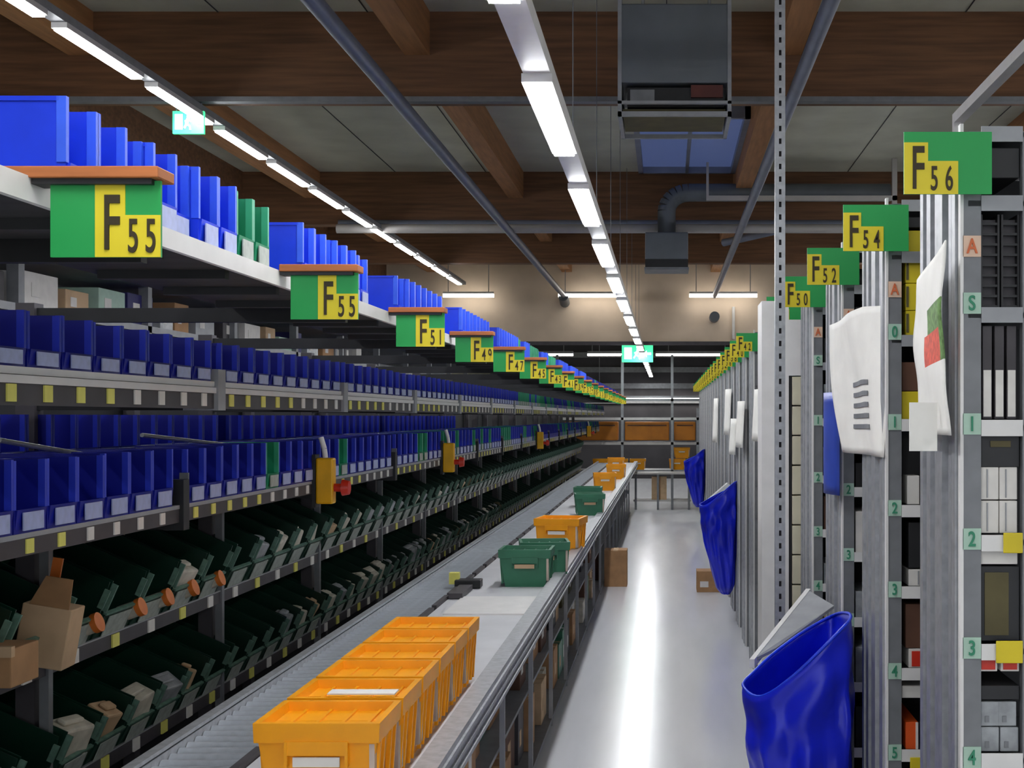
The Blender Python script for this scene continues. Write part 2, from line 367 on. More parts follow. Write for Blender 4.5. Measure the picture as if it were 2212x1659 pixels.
rk = rack_proto()
for k in range(NB):
    o = rk if k == 0 else dup(rk, (0,0,0))
    o.location = (0, Y0+BAY*k, 0)
    o['label'] = 'grey picking rack bay with angled bin shelves beside the conveyor, %s bay along' % ORD[k]

# ------------------------------------------------------------------ bins
def bin_mesh(w, d, h, lip, th=0.006, slope=0.25, rim=True):
    # open-front bin: x = 0 front, -d back, y from 0 to w
    b = MB()
    b.box(-d,0,0,w,0,th)
    b.box(-d,-d+th,0,w,th,h)
    s = slope*d
    for y0 in (0, w-th):
        b.add([(-d,y0,th),(0,y0,th),(0,y0,lip),(-s*0.15,y0,h),(-d,y0,h),(-d,y0+th,th),(0,y0+th,th),(0,y0+th,lip),(-s*0.15,y0+th,h),(-d,y0+th,h)],
              [(0,1,2,3,4),(9,8,7,6,5),(0,5,6,1),(1,6,7,2),(2,7,8,3),(3,8,9,4),(4,9,5,0)])
    b.hexa([(-th,th,th),(0,th,th),(0,w-th,th),(-th,w-th,th)],[(-th+0.006,th,lip),(0.006,th,lip),(0.006,w-th,lip),(-th+0.006,w-th,lip)])
    if not rim: return b
    # front edges coloured lighter as if catching light, and plain rim
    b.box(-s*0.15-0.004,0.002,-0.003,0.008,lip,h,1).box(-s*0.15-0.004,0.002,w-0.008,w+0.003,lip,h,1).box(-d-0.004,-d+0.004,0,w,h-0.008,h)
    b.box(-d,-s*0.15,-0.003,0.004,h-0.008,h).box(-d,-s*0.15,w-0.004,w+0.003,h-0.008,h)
    return b
EDGE = {'deep blue bin plastic': mat('blue bin lit edge', (44,62,205), 0.35, 0, 0.1, 10.0), 'blue bin plastic': mat('light blue bin lit edge', (60,104,250), 0.35, 0, 0.1, 10.0), 'green bin plastic': mat('light green bin lit edge', (60,170,130), 0.35, 0, 0.1, 10.0)}  # caught light put into the edge colours
def bin_proto(name, w, d, h, lip, m, lab, tiny=False):
    t = empty(name, (0,0,0), '', 'storage bin')
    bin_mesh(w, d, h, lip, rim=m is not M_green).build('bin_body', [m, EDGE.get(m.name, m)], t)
    B(0.007,0.010,w*0.18,w*0.82,lip*0.12,lip*0.88).build('label_card', lab, t)
    if m is M_green:  # pale strips paint the light caught on front edges and lip
        B(-0.012,0.008,-0.001,0.009,lip+0.012,h*0.96).build('lit_edge', M_gedge, t)
        B(-0.012,0.008,w-0.026,w-0.018,lip+0.03,h*0.90).build('lit_edge', M_gedge, t)
        B(-0.004,0.010,0.01,w-0.01,lip-0.002,lip+0.006).build('lit_lip', M_gedge, t)
    return t
M_sheen = mat('painted side sheen', (206,186,172), 0.35, 0, 0.15, 12.0)
M_clab = mat('clear label holder', (176,186,230), 0.35, 0, 0.1, 40.0)
M_clab2 = mat('grey label holder', (180,188,180), 0.35, 0, 0.15, 40.0)
P = {}
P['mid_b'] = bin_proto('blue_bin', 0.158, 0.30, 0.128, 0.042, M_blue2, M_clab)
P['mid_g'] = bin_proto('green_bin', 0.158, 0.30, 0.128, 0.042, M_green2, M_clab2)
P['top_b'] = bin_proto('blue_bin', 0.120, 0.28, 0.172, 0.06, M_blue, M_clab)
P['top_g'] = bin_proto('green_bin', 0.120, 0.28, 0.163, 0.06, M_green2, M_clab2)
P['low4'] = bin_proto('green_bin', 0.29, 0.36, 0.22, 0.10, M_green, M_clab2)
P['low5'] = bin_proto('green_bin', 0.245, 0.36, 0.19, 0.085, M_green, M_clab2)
used = set()
def put(key, loc, label, group, rot=None, scale=None):
    if key not in used:
        used.add(key); o = P[key]; o.location = loc; o['label'] = label; o['group'] = group
        tree_of(o)
        if rot is not None: o.rotation_euler = rot
        if scale: o.scale = scale
        return o
    return dup(P[key], loc, label, group, scale, rot)
blue_total = 0
far_blue = {'mid': [], 'low': [], 'top': []}
def stuff_bins(lst, w, d, h, lip, name, label):
    if not lst: return
    pb = bin_mesh(w, d, h, lip, rim=False); mb = MB()
    for (x,y,z,mi) in lst:
        mb.add([(vx+x,vy+y,vz+z) for vx,vy,vz in pb.v], pb.f, mi)
    tag(mb.build(name, [M_blue2, M_green2]), label, 'storage bins', None, 'stuff')
# eye-level and second shelf
for lvl, X, z, pitch, word in (('mid', XM, 0.111, 0.1685, 'eye-level'), ('low', XB, -0.280, 0.165, 'chest-height')):
    for k in range(1, NB):
        yb = Y0 + BAY*k
        for i in range(9):
            y = yb + 0.07 + i*pitch
            if X*F/y < -1500: continue
            if lvl == 'mid': g = 12.4 < y < 16.5 and random.random() < 0.75 or (y > 17 and random.random() < 0.3)
            else: g = (k in (3,4) and i in ((5,),(2,))[k-3]) or (y > 8 and random.random() < 0.28)
            if y > 14.6:
                far_blue[lvl].append((X-0.004,y,Z(z),1 if g else 0)); continue
            hs = 1.0 if lvl == 'mid' else 1.38
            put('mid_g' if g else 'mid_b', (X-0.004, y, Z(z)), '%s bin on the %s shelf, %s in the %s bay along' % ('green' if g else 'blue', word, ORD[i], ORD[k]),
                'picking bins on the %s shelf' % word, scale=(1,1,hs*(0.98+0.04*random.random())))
stuff_bins(far_blue['mid'], 0.158, 0.30, 0.128, 0.042, 'blue_bin', 'distant blue and green bins on the eye-level shelf, toward the aisle end')
stuff_bins(far_blue['low'], 0.158, 0.30, 0.172, 0.055, 'blue_bin', 'distant blue and green bins on the chest-height shelf, toward the aisle end')
for i in range(52):
    y = 3.3 + i*0.168
    put('mid_b', (-1.96, y, Z(-0.16)), 'shadowed blue bin on the rear board behind the chest-height bins, %s along' % (ORD[i] if i < 35 else 'one of the last'), 'shadowed bins on the rear board', scale=(0.9,1,1.3))
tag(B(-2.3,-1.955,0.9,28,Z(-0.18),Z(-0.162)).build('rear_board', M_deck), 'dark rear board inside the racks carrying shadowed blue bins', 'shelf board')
# top shelf groups
gs = [(2.20,9),(3.63,7),(5.0,8),(6.45,8),(7.9,9),(9.4,9),(10.9,8),(12.4,8),(13.9,8),(15.4,8)]
for gi,(ya,n) in enumerate(gs):
    for i in range(n):
        y = ya + i*0.1245
        g = (gi == 0 and i >= 7) or (gi in (5,6) and i > 1) or (gi == 4 and i > 7)
        dz = 0.0
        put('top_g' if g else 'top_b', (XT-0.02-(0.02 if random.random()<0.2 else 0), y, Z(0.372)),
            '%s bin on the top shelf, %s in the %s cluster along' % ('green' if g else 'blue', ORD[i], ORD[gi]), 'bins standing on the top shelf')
P['mid_b2'] = P['mid_b']
tp = dup(P['top_b'], (XT-0.12, 2.86, Z(0.372+0.125)), 'blue bin perched crosswise on top of others before the green pair', 'bins standing on the top shelf', (0.8,0.9,0.4))
far_top = [(XT-0.02, 17.0+i*0.1245+ (i//8)*0.4, Z(0.372), 1 if 8<i<12 else 0) for i in range(62)]
stuff_bins(far_top, 0.12, 0.28, 0.16, 0.05, 'blue_bin', 'distant blue bins on the top shelf, toward the aisle end')
# tilted green bins
M_item_w = mat('pale packet', (214,208,192), 0.6, 0, 0.15, 20.0)
M_item_o = mat('orange lid', (224,120,40), 0.5, 0, 0.1, 20.0)
M_item_g = mat('grey film packet', (170,174,178), 0.35, 0, 0.2, 20.0)
n_item = 0
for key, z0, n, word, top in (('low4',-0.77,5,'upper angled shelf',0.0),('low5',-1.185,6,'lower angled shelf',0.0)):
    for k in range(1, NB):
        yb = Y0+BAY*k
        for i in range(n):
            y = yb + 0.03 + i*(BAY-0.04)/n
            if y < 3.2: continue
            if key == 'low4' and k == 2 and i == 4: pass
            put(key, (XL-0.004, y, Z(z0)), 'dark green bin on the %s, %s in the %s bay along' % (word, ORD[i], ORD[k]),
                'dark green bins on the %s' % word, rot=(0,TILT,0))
            r = random.random()
            w_ = 0.29 if key == 'low4' else 0.245
            if y < 15 and (r < 0.55 or y > 6.0 and r < 0.92):
                m = random.choice([M_item_w, M_item_g, M_item_w, M_item_g, M_card2, M_khaki]) if y > 4.6 or key == 'low5' else M_item_o
                cx, cz = tiltpt(-0.055, 0.095, XL, Z(z0))
                b = MB(); a = random.uniform(0.05,0.09); hh = random.uniform(0.05,0.085)
                b.box(-0.045,0.045,-a,a,-hh,hh*0.9).box(-0.02,0.02,-a*0.6,a*0.6,hh*0.9,hh*1.15)
                o = b.build('packet', m, None, 0.012); o.location = (cx, y+w_/2, cz+0.01); o.rotation_euler = (random.uniform(-.2,.2), TILT+random.uniform(-.2,.2), random.uniform(-.3,.3))
                tag(o, 'small packet lying in the %s green bin of the %s, %s bay along' % (ORD[i], word, ORD[k]), 'packet', 'packets in the green bins')
# round orange jars at the front of the upper angled shelf
for i,y in enumerate((4.36,4.72,4.98,5.25,5.56)):
    t = empty('jar', (XL+0.035,y,Z(-0.70)), 'round orange topped jar at the upper angled shelf front, %s jar along' % ORD[i], 'jar', 'orange topped jars')
    t.rotation_euler = (0,math.radians(70),0)
    MB().tube((0,0,-0.06),(0,0,0.01),0.030,16).build('jar_body', M_item_w, t); MB().tube((0,0,0.01),(0,0,0.03),0.034,16).build('lid', M_item_o, t)
# cardboard pieces
t = empty('cardboard_box', (-1.99,4.02,Z(-0.76)), 'tall pale cardboard box leaning in the upper angled shelf', 'cardboard box')
t.rotation_euler = (0,math.radians(10),math.radians(4))
B(-0.02,0.13,-0.05,0.06,0.0,0.19).build('box_body', M_card2, t, 0.004)
MB().hexa([(0.0,-0.05,0.19),(0.12,-0.05,0.19),(0.12,-0.045,0.19),(0.0,-0.045,0.19)],[(0.05,-0.09,0.29),(0.13,-0.09,0.29),(0.13,-0.085,0.29),(0.05,-0.085,0.29)]).build('flap', M_card, t)
B(0.02,0.05,0.02,0.03,0.2,0.33).build('divider', M_item_o, t)
t = empty('cardboard_box', (-1.93,3.62,Z(-0.76)), 'low orange brown cardboard box in the first visible green bin', 'cardboard box')
B(-0.05,0.10,0,0.16,0,0.11).build('box_body', M_card, t, 0.004); B(-0.05,0.11,-0.02,0.0,0.09,0.12).build('flap', M_card2, t)
# flow rods seen under the eye-level shelf
for i,(ya,yb) in enumerate(((3.3,4.0),(4.2,5.4))):
    tag(MB().tube((-1.70,ya,Z(-0.06)),(-1.72,yb,Z(-0.13)),0.007,8).build('guide_rod', M_galv), 'bright thin guide rod above the chest-height bins, %s rod along' % ORD[i], 'rod')

# emergency stop boxes
for i,(y,red) in enumerate(((5.66,True),(8.86,False),(15.26,True),(24.86,False))):
    t = empty('emergency_stop', (-1.49,y,Z(-0.28)), 'yellow emergency stop box at the conveyor shelf posts, %s box along' % ORD[i], 'switch box', 'emergency stop boxes')
    B(-0.035,0.04,-0.03,0.03,-0.10,0.10).build('box_body', mat('signal yellow',(248,186,10),0.4), t, 0.008)
    MB().tube((0.04,0,-0.03),(0.075,0,-0.03),0.018,14,0).tube((0.075,0,-0.03),(0.105,0,-0.03),0.036,16,0,0.03).build('red_button', M_red, t)
    B(-0.05,-0.035,-0.035,0.035,-0.115,0.115).build('back_plate', M_black, t)
    MB().path([(0,0,0.10),(-0.005,0,0.14),(-0.02,0.0,0.19)],0.012,8).build('cable', M_white, t)

# ------------------------------------------------------------------ signs
def sign(x_right, y, ztop, num, mirrored, label, board=None):
    # local origin at the sign's top right corner; width 0.213, height 0.15
    W_, H_ = 0.213, 0.151
    t = empty('rack_sign', (x_right, y, Z(ztop)), label, 'sign', 'green and yellow rack signs')
    B(-W_,0,0,0.006,-H_,0).build('green_board', M_sgreen, t)
    if mirrored:   # right hand racks: yellow at the aisle side, bottom aligned
        x0 = -W_
        MB().box(x0,x0+0.058,-0.002,0,-H_,-0.026).build('yellow_letter_card', M_syel, t)
        MB().box(x0+0.058,x0+0.131,-0.002,0,-H_,-0.071).build('yellow_number_card', M_syel, t)
        text('F','letter',M_ink,t,x0+0.016,-0.003,-H_+0.014,0.103,0.50,0.0015)
        text(num[0],'digit',M_ink,t,x0+0.063,-0.003,-H_+0.010,0.058,0.48,0.001)
        text(num[1],'digit',M_ink,t,x0+0.099,-0.003,-H_+0.010,0.058,0.48,0.001)
    else:
        x0 = -W_+0.087
        MB().box(x0,x0+0.058,-0.002,0,-H_,0).build('yellow_letter_card', M_syel, t)
        MB().box(x0+0.058,0,-0.002,0,-H_,-0.068).build('yellow_number_card', M_syel, t)
        text('F','letter',M_ink,t,x0+0.014,-0.003,-H_+0.016,0.108,0.50,0.0015)
        text(num[0],'digit',M_ink,t,x0+0.063,-0.003,-H_+0.010,0.066,0.48,0.001)
        text(num[1],'digit',M_ink,t,x0+0.097,-0.003,-H_+0.010,0.066,0.48,0.001)
    return t
lefts = ['55','55','51','49','47','45','43','41','39','37','35','33','31','29','27','25','23','21','19']
for k, nm in enumerate(lefts):
    y = 2.05 + 1.31*k
    xr = -0.800
    t = sign(xr, y, 0.373, nm, False, 'green sign with yellow F %s cards, hanging under the %s wooden board over the conveyor' % (nm, ORD[k]))
    t.scale = (0.82,1,0.80)
    x0 = XT+0.001
    o = empty('cap_board', (0,y,0), 'thin wooden board jutting from the top shelf, %s board along' % ORD[k], 'board', 'wooden boards over the rack signs')
    MB().box(x0 if k else -1.045,xr+0.003,-0.02,0.05,Z(0.375),Z(0.393)).build('board_top', M_wood, o, 0.002)
    MB().box(x0,xr-0.01,-0.012,0.03,Z(0.366),Z(0.375)).build('underside_batten', M_black, o)

# ------------------------------------------------------------------ conveyor
cv = empty('roller_conveyor', (0,0,0), 'long roller conveyor with a pale tote lane beside the aisle', 'conveyor')
CZ = -1.03; YA, YB = 1.2, 30.0
# right rail profile: outer face with grooves
MB().box(-0.745,-0.672,YA,YB,Z(CZ-0.012),Z(CZ)).box(-0.690,-0.672,YA,YB,Z(CZ-0.11),Z(CZ-0.012)).box(-0.672,-0.664,YA,YB,Z(CZ-0.035),Z(CZ-0.022)).box(-0.672,-0.664,YA,YB,Z(CZ-0.078),Z(CZ-0.064)).box(-0.672,-0.660,YA,YB,Z(CZ-0.115),Z(CZ-0.10)).build('side_rail', M_galv, cv)
MB().box(-1.60,-1.565,YA,YB,Z(CZ-0.012),Z(CZ)).box(-1.60,-1.585,YA,YB,Z(CZ-0.14),Z(CZ-0.012)).box(-1.585,-1.57,YA,YB,Z(CZ-0.10),Z(CZ-0.02)).build('side_rail', M_galv, cv)
B(-1.275,-0.745,YA,YB,Z(CZ-0.06),Z(CZ-0.035)).build('lane_bed', M_belt, cv)
dv = MB()
y = YA
while y < YB:
    dv.box(-1.305,-1.278,y,y+0.42,Z(CZ-0.05),Z(CZ-0.018)); y += 0.5
dv.build('lane_divider', M_char, cv)
B(-1.57,-1.30,YA,YB,Z(CZ-0.13),Z(CZ-0.11)).build('roller_tray', M_grey_d, cv)
r0 = MB().tube((-1.568,0,0),(-1.308,0,0),0.026,10).build('roller', M_roll, cv)
r0.location = (0,2.6,Z(CZ-0.062))
for i in range(1,100):
    r = r0.copy(); C.objects.link(r); r.location = (0,2.6+0.075*i,Z(CZ-0.062)); r.parent = cv
rr = MB(); y = 2.6+7.5
while y < YB-0.05: rr.tube((-1.568,y,Z(CZ-0.062)),(-1.308,y,Z(CZ-0.062)),0.026,8); y += 0.075
o = rr.build('roller', M_roll, cv); o['kind'] = 'stuff'
B(-1.20,-0.76,6.95,7.62,Z(CZ-0.036),Z(CZ-0.026)).build('cover_plate', M_white, cv)
for i in range(18):
    y = 2.0+1.6*i
    for x in (-1.55,-1.36):
        B(x,x+0.04,y,y+0.04,0,Z(CZ-0.10)).build('support_leg', M_grey_d, cv)
st = empty('lane_stop', (-1.29,8.05,Z(CZ-0.03)), 'black lane stop with yellow tab beside the green tote', 'lane stop')
B(-0.02,0.14,-0.05,0.06,0,0.05).build('stop_body', M_black, st, 0.005); B(-0.06,0.0,-0.01,0.05,0.02,0.09).build('yellow_tab', M_tky, st); B(0.02,0.1,-0.5,-0.1,0,0.03).build('stop_arm', M_char, st)
st = empty('lane_stop', (-1.29,3.0,Z(CZ-0.03)), 'dark lane stop beside the front amber tote', 'lane stop')
B(-0.12,0.1,0.0,0.55,0,0.05).build('stop_body', M_char, st, 0.01); B(-0.05,0.02,0.2,0.35,0.05,0.08).build('clip', M_grey, st)

# totes
def tote_proto(name, m, w=0.335, l=0.284, h=0.255, lab=M_paper):
    t = empty(name, (0,0,0), '', 'tote')
    b = MB(); tk = 0.006; tp = 0.030
    wb, lb = w-2*tp, l-2*tp
    def ring(x,y,z): return [(-x/2,(l-y)/2,z),(x/2,(l-y)/2,z),(x/2,(l+y)/2,z),(-x/2,(l+y)/2,z)]
    r0_, r1_ = ring(wb-0.02,lb-0.02,0), ring(w-0.022,l-0.022,h-0.05)
    i0, i1 = ring(wb-0.034,lb-0.034,tk), ring(w-0.036,l-0.036,h)
    q = [(0,1,5,4),(1,2,6,5),(2,3,7,6),(3,0,4,7)]
    b.add(r0_+r1_, q+[(0,3,2,1)])
    # outer collar
    o0, o1 = ring(w-0.004,l-0.004,h-0.052), ring(w,l,h)
    b.add(r1_+o0, q); b.add(o0+o1, q); b.add(o1+i1, q)
    b.add([p for p in i1]+[p for p in i0], q); b.add(i0, [(0,1,2,3)])
    # vertical ribs on the long sides and corners
    for s_ in (-1,1):
        for yy in (0.04,0.095,l-0.105,l-0.05):
            x = s_*(w/2-0.011); b.hexa([(x-0.006-s_*0.012,yy,0.02),(x+0.006-s_*0.012,yy,0.02),(x+0.006-s_*0.012,yy+0.012,0.02),(x-0.006-s_*0.012,yy+0.012,0.02)],[(x-0.006,yy,h-0.05),(x+0.006,yy,h-0.05),(x+0.006,yy+0.012,h-0.05),(x-0.006,yy+0.012,h-0.05)])
    b.build('tote_body', m, t)
    # handle recess frame under the collar on the short sides
    hb = MB().box(-0.078,0.078,-0.002,0.014,h-0.085,h-0.048)
    hb.box(-0.084,-0.076,-0.004,0.014,h-0.115,h-0.048).box(0.076,0.084,-0.004,0.014,h-0.115,h-0.048)
    hb.build('handle', m, t)
    B(-0.064,0.060,0.006,0.012,h-0.117,h-0.091).build('label_card', lab, t)
    B(w/2-0.030,w/2-0.016,0.012,0.075,0.04,h-0.056).build('side_sheen', M_sheen, t)  # pale slab paints a highlight on the tote's aisle side
    lid = MB()
    lid.box(-w/2+0.015,w/2-0.015,0.012,l/2-0.002,h-0.034,h-0.026).box(-w/2+0.015,w/2-0.015,l/2+0.002,l-0.012,h-0.034,h-0.026)
    for xx in (-0.1,-0.03,0.04,0.11): lid.box(xx,xx+0.008,0.02,l-0.02,h-0.026,h-0.020)
    lid.build('lid', m, t)
    return t
BEDZ = Z(CZ-0.035)
ty = tote_proto('amber_tote', M_yel)
tg = tote_proto('green_tote', M_tgreen, w=0.33, l=0.30, h=0.235, lab=M_card2)
tree_of(ty); tree_of(tg)
def ord_t(i,n): return ('front' if i == 0 else ORD[i]) + (' from the front' if i else '')
for i in range(6):
    loc = (-0.925, 3.42+0.309*i, BEDZ)
    o = ty if i == 0 else dup(ty, loc); o.location = loc
    o['label'] = 'amber lidded tote in the row of six on the conveyor, %s' % ('the front tote' if i == 0 else '%s behind it' % ORD[i-1]); o['group'] = 'amber totes in a row on the conveyor'
# open front tote insides stay as lids; a white sheet lies on the second
tag(B(-0.98,-0.785,3.74,3.80,BEDZ+0.262,BEDZ+0.266).build('paper_sheet', M_paper), 'white paper sheet lying between the first two amber totes', 'paper')
tg.location = (-0.885,8.07,BEDZ); tg['label'] = 'dark green tote with a buff label on the conveyor behind the amber row'
def put_t(p, x, y, label, rz=0, s=None): return dup(p, (x,y,BEDZ), label, None, s, (0,0,rz))
put_t(tg, -0.80,8.55,'green tote half hidden behind the buff labelled green tote', 0.15)
put_t(ty, -0.86,10.1,'single amber tote on the conveyor between two green totes', -0.12, (1.08,1.35,1.05))
put_t(tg, -0.82,13.9,'green tote on the conveyor behind the single amber tote', 0.1, (1.0,1.1,1))
put_t(tg, -0.93,15.2,'dark green tote on the conveyor before the distant amber pair', 0, (1.0,1.1,1))
put_t(ty, -0.88,18.6,'small looking amber tote far down the conveyor', 0.1)
put_t(ty, -0.86,22.0,'amber tote far along the conveyor, behind the small looking one', 0)
put_t(ty, -1.0,25.5,'amber tote close to the conveyor end', 0)

# ------------------------------------------------------------------ shelf under the conveyor
us = empty('low_shelf', (0,0,0), 'low grey shelf with cartons under the conveyor edge', 'shelf')
B(-1.30,-0.78,3.0,28,0.02,0.05).build('shelf_board', M_grey_d, us); B(-1.30,-0.80,3.0,28,0.50,0.52).build('shelf_board', M_grey_d, us)
for i in range(19):
    y = 3.6+1.3*i
    B(-0.80,-0.775,y,y+0.025,0.0,0.92).build('post', M_grey, us)
pal = [(M_card,'brown'),(M_brown,'dark brown'),(M_card2,'pale'),(M_tgreen,'green'),(M_khaki,'khaki'),(M_brown,'dark brown'),(M_char,'charcoal'),(M_card,'brown'),(M_item_w,'off-white'),(M_black,'black')]
for lv, z in ((0,0.05),(1,0.52)):
    y = 3.05; i = 0
    while y < 20:
        l = random.uniform(0.22,0.42); hgt = random.uniform(0.18,0.38) if lv == 0 else random.uniform(0.14,0.32)
        m, nm = random.choice(pal); dx = random.uniform(0,0.08)
        o = MB().box(-1.15,-0.83-dx,0,l,0,hgt).build('carton', m, None, 0.004)
        MB().box(-1.15,-0.83-dx,l*0.45,l*0.55,hgt,hgt+0.002).box(-0.83-dx,-0.828-dx,l*0.2,l*0.5,hgt*0.3,hgt*0.6).build('label_card', M_tkw if random.random()<0.5 else M_card2, o)
        o.location = (0,y,z)
        tag(o, '%s carton %s the conveyor, %s in that row' % (nm, 'standing low under' if lv == 0 else 'on the shelf board under', ORD[min(i,34)] if i < 35 else 'last'), 'carton', 'cartons under the conveyor')
        y += l+random.uniform(0.02,0.12); i += 1
        if i >= 34: break

def carton(name, x0,x1,y0,y1,z0,z1,m,label,cat='carton',bands=None,group=None, parts=()):
    o = MB().box(x0,x1,y0,y1,z0,z1).build(name, m, None, 0.003)
    for (nm, a, mm) in parts: MB().box(*a).build(nm, mm, o)
    return tag(o, label, cat, group)
carton('cardboard_box',-0.77,-0.49,16.0,16.3,0,0.45,M_card,'brown cardboard box standing on the floor by the conveyor edge','cardboard box',parts=[('tape',(-0.66,-0.60,15.998,16.302,0.44,0.452),M_card2)])
carton('cardboard_box',0.36,0.64,15.5,15.8,0,0.25,M_card,'small brown cardboard box on the floor below the second blue bag','cardboard box',parts=[('label_card',(0.40,0.50,15.496,15.5,0.06,0.13),M_tkw)])

# ------------------------------------------------------------------ grey cross racks on the other side
PITCH = 1.08; RY0 = 3.19; NR = 24
LEV = [0.70, 0.53, 0.255, -0.022, -0.305, -0.573, -0.842, -1.11, -1.38, -1.65, -1.92]
def xrack_proto():
    t = empty('grey_rack', (0,0,0), '', 'shelf rack', 'grey cross racks beside the aisle')
    for x in (0.728,0.876,1.8):
        B(x,x+0.046,0,0.03,0,Z(0.70)).build('upright', M_grey_d, t)
    # ribbed end frame
    e = MB().box(0.730,0.742,0.03,0.45,0,Z(0.66))
    for i,(a,b,d) in enumerate(((0.03,0.07,0.014),(0.10,0.13,0.008),(0.17,0.25,0.016),(0.28,0.30,0.008),(0.33,0.38,0.014),(0.41,0.45,0.018))):
        e.box(0.730-d,0.730,a,b,0.0,Z(0.68))
    e.build('end_frame', M_galv, t)
    MB().box(0.722,0.730,-0.004,0.02,0,Z(0.72)).build('corner_strip', M_white, t)
    for i,z in enumerate(LEV):
        wide = 0.038 if i > 2 else 0.036
        s = MB().box(0.742,2.4,0.0,0.44,Z(z-0.012),Z(z+0.002),0).box(0.774,0.876,-0.004,0.0,Z(z-wide+0.012),Z(z+0.014),1).box(0.922,1.8,-0.004,0.0,Z(z-wide+0.012),Z(z+0.014),1)
        s.build('shelf', [M_grey_d, M_white if i > 2 else M_grey], t)
    B(0.742,2.4,0.44,0.45,0,Z(0.66)).build('back_panel', M_deck, t)
    B(1.84,2.4,0.0,0.02,0,0.1).build('plinth', M_grey_d, t)
    return t
xr = xrack_proto(); tree_of(xr)
NUMS = [str(56-2*k) for k in range(NR)]
for k in range(NR):
    loc = (0,RY0+PITCH*k,0)
    o = xr if k == 0 else dup(xr, loc); o.location = loc
    o['label'] = 'grey cross rack end carrying the F %s sign, facing the aisle' % NUMS[k] if k else 'grey cross rack end carrying the F 56 sign, with papers hung on it'
for k in range(NR):
    if k in (5,6): continue
    nm = NUMS[k]
    nm = nm if len(nm) == 2 else '0'+nm
    sign(0.788, RY0+0.05+PITCH*k-0.10, 0.69, nm, True, 'green sign with yellow F %s cards on top of a grey cross rack' % nm)
# level cards on the uprights
cards = [(0.42,'A',M_peach,M_oink),(0.28,'S',M_mint,M_mink)] + [(LEV[3+i]+0.005,str(i+1),M_mint,M_mink) for i in range(5)]
def level_cards(k, scale=1.0):
    for z,s,mc,mi in cards:
        y = RY0+PITCH*k
        if k == 1 and s == 'S': s = '0'
        o = MB().box(0.728,0.773,y-0.004,y,Z(z-0.027),Z(z+0.025)).build('level_card', mc)
        tag(o, '%s card marked %s on the F %s rack upright' % ('peach' if mc == M_peach else 'mint', s, NUMS[k]), 'label', 'level cards on the grey rack uprights')
        tx = text(s,'character',mi,o,0.7505,y-0.006,Z(z-0.018),0.036,0.75,0.0008,align='CENTER')
for k in range(5): level_cards(k)

# goods in the first racks:  x range in metres is 0.776 .. 0.874 at the visible slot
def good(k, x0, x1, z0, z1, m, label, parts=(), depth=0.3, yo=0.015, name='carton', group=None):
    y = RY0+PITCH*k+yo
    o = MB().box(x0,x1,y,y+depth,Z(z0),Z(z1)).build(name, m, None, 0.002)
    for nm,(a,b,c,d),mm in parts: MB().box(a,b,y-0.003,y,Z(c),Z(d)).build(nm, mm, o)
    tag(o, label, 'carton' if name == 'carton' else name.replace('_',' '), group)
R56 = 'on the F 56 rack'
good(0,0.777,0.873,0.59,0.665,M_black,'flat black box %s, at the very top behind the sign'%R56)
def crate(k, x0,x1,z0,z1,label):
    y = RY0+PITCH*k+0.02
    t = empty('wire_crate',((x0+x1)/2,y,Z(z0)),label,'crate'); hw=(x1-x0)/2; h=z1-z0
    m = MB()
    for i in range(9): m.box(-hw,hw,0,0.01,h*i/9,h*i/9+0.006)
    for x in (-hw,hw-0.005): m.box(x,x+0.005,-0.002,0.3,0,h)
    m.build('crate_frame',M_black,t); B(-hw+0.004,hw-0.004,0.02,0.28,0.004,h-0.01).build('dark_content',M_char,t)
crate(0,0.777,0.824,0.27,0.50,'dark slatted crate %s, nearer the aisle'%R56)
crate(0,0.828,0.873,0.27,0.50,'dark slatted crate %s, beside its twin farther in'%R56)
for i in range(3):
    x = 0.781+i*0.030
    good(0,x,x+0.024,-0.006,0.225,M_char,'upright charcoal folder with pale lower spine %s, %s of three'%(R56,ORD[i]),[('pale_spine',(x+0.002,x+0.021,0.0,0.115),M_tkw)],name='folder')
good(0,0.777,0.873,-0.125,-0.04+0.0,M_black,'black box jammed under the first shelf edge %s'%R56,[('pale_strip',(0.80,0.85,-0.075,-0.06),M_khaki)])
for i,(x,z) in enumerate(((0.777,-0.288),(0.823,-0.288),(0.777,-0.205),(0.823,-0.205))):
    good(0,x,x+0.044,z,z+0.08,M_tkw,'small white carton %s above level two, %s of four'%(R56,('lower aisle-side one','lower inner one','upper aisle-side one','upper inner one')[i]),[('seam',(x+0.014,x+0.017,z+0.005,z+0.075),M_grey)])
good(0,0.777,0.868,-0.345-0.02,-0.325-0.0,M_tkw,'thin white carton under the level two edge %s'%R56)
good(0,0.777,0.873,-0.555,-0.37,M_black,'tall dark carton with a khaki window %s'%R56,[('khaki_window',(0.786,0.845,-0.54,-0.385),M_khaki)])
for i,x in enumerate((0.772,0.826)):
    good(0,x,x+0.046,-0.63,-0.587,M_tkw,'small red and white carton under level three %s, %s one'%(R56,('aisle-side','inner')[i]),[('red_print',(x+0.006,x+0.040,-0.625,-0.595),M_red)])
good(0,0.777,0.873,-0.70,-0.665,M_black,'flat black box under the red and white cartons %s'%R56)
for i,(x,z) in enumerate(((0.777,-0.828),(0.825,-0.828),(0.777,-0.765),(0.820,-0.765))):
    good(0,x,x+0.045,z,z+0.06,M_item_g,'grey speckled carton above level four %s, %s'%(R56,('lower aisle-side','lower inner','upper aisle-side','upper inner')[i]),[('grey_print',(x+0.01,x+0.02,z+0.01,z+0.025),M_grey_d)])
good(0,0.826,0.874,-0.335,-0.285,M_tape,'round-looking yellow tag on the level two edge %s'%R56,yo=-0.012,depth=0.004,name='yellow_tag')
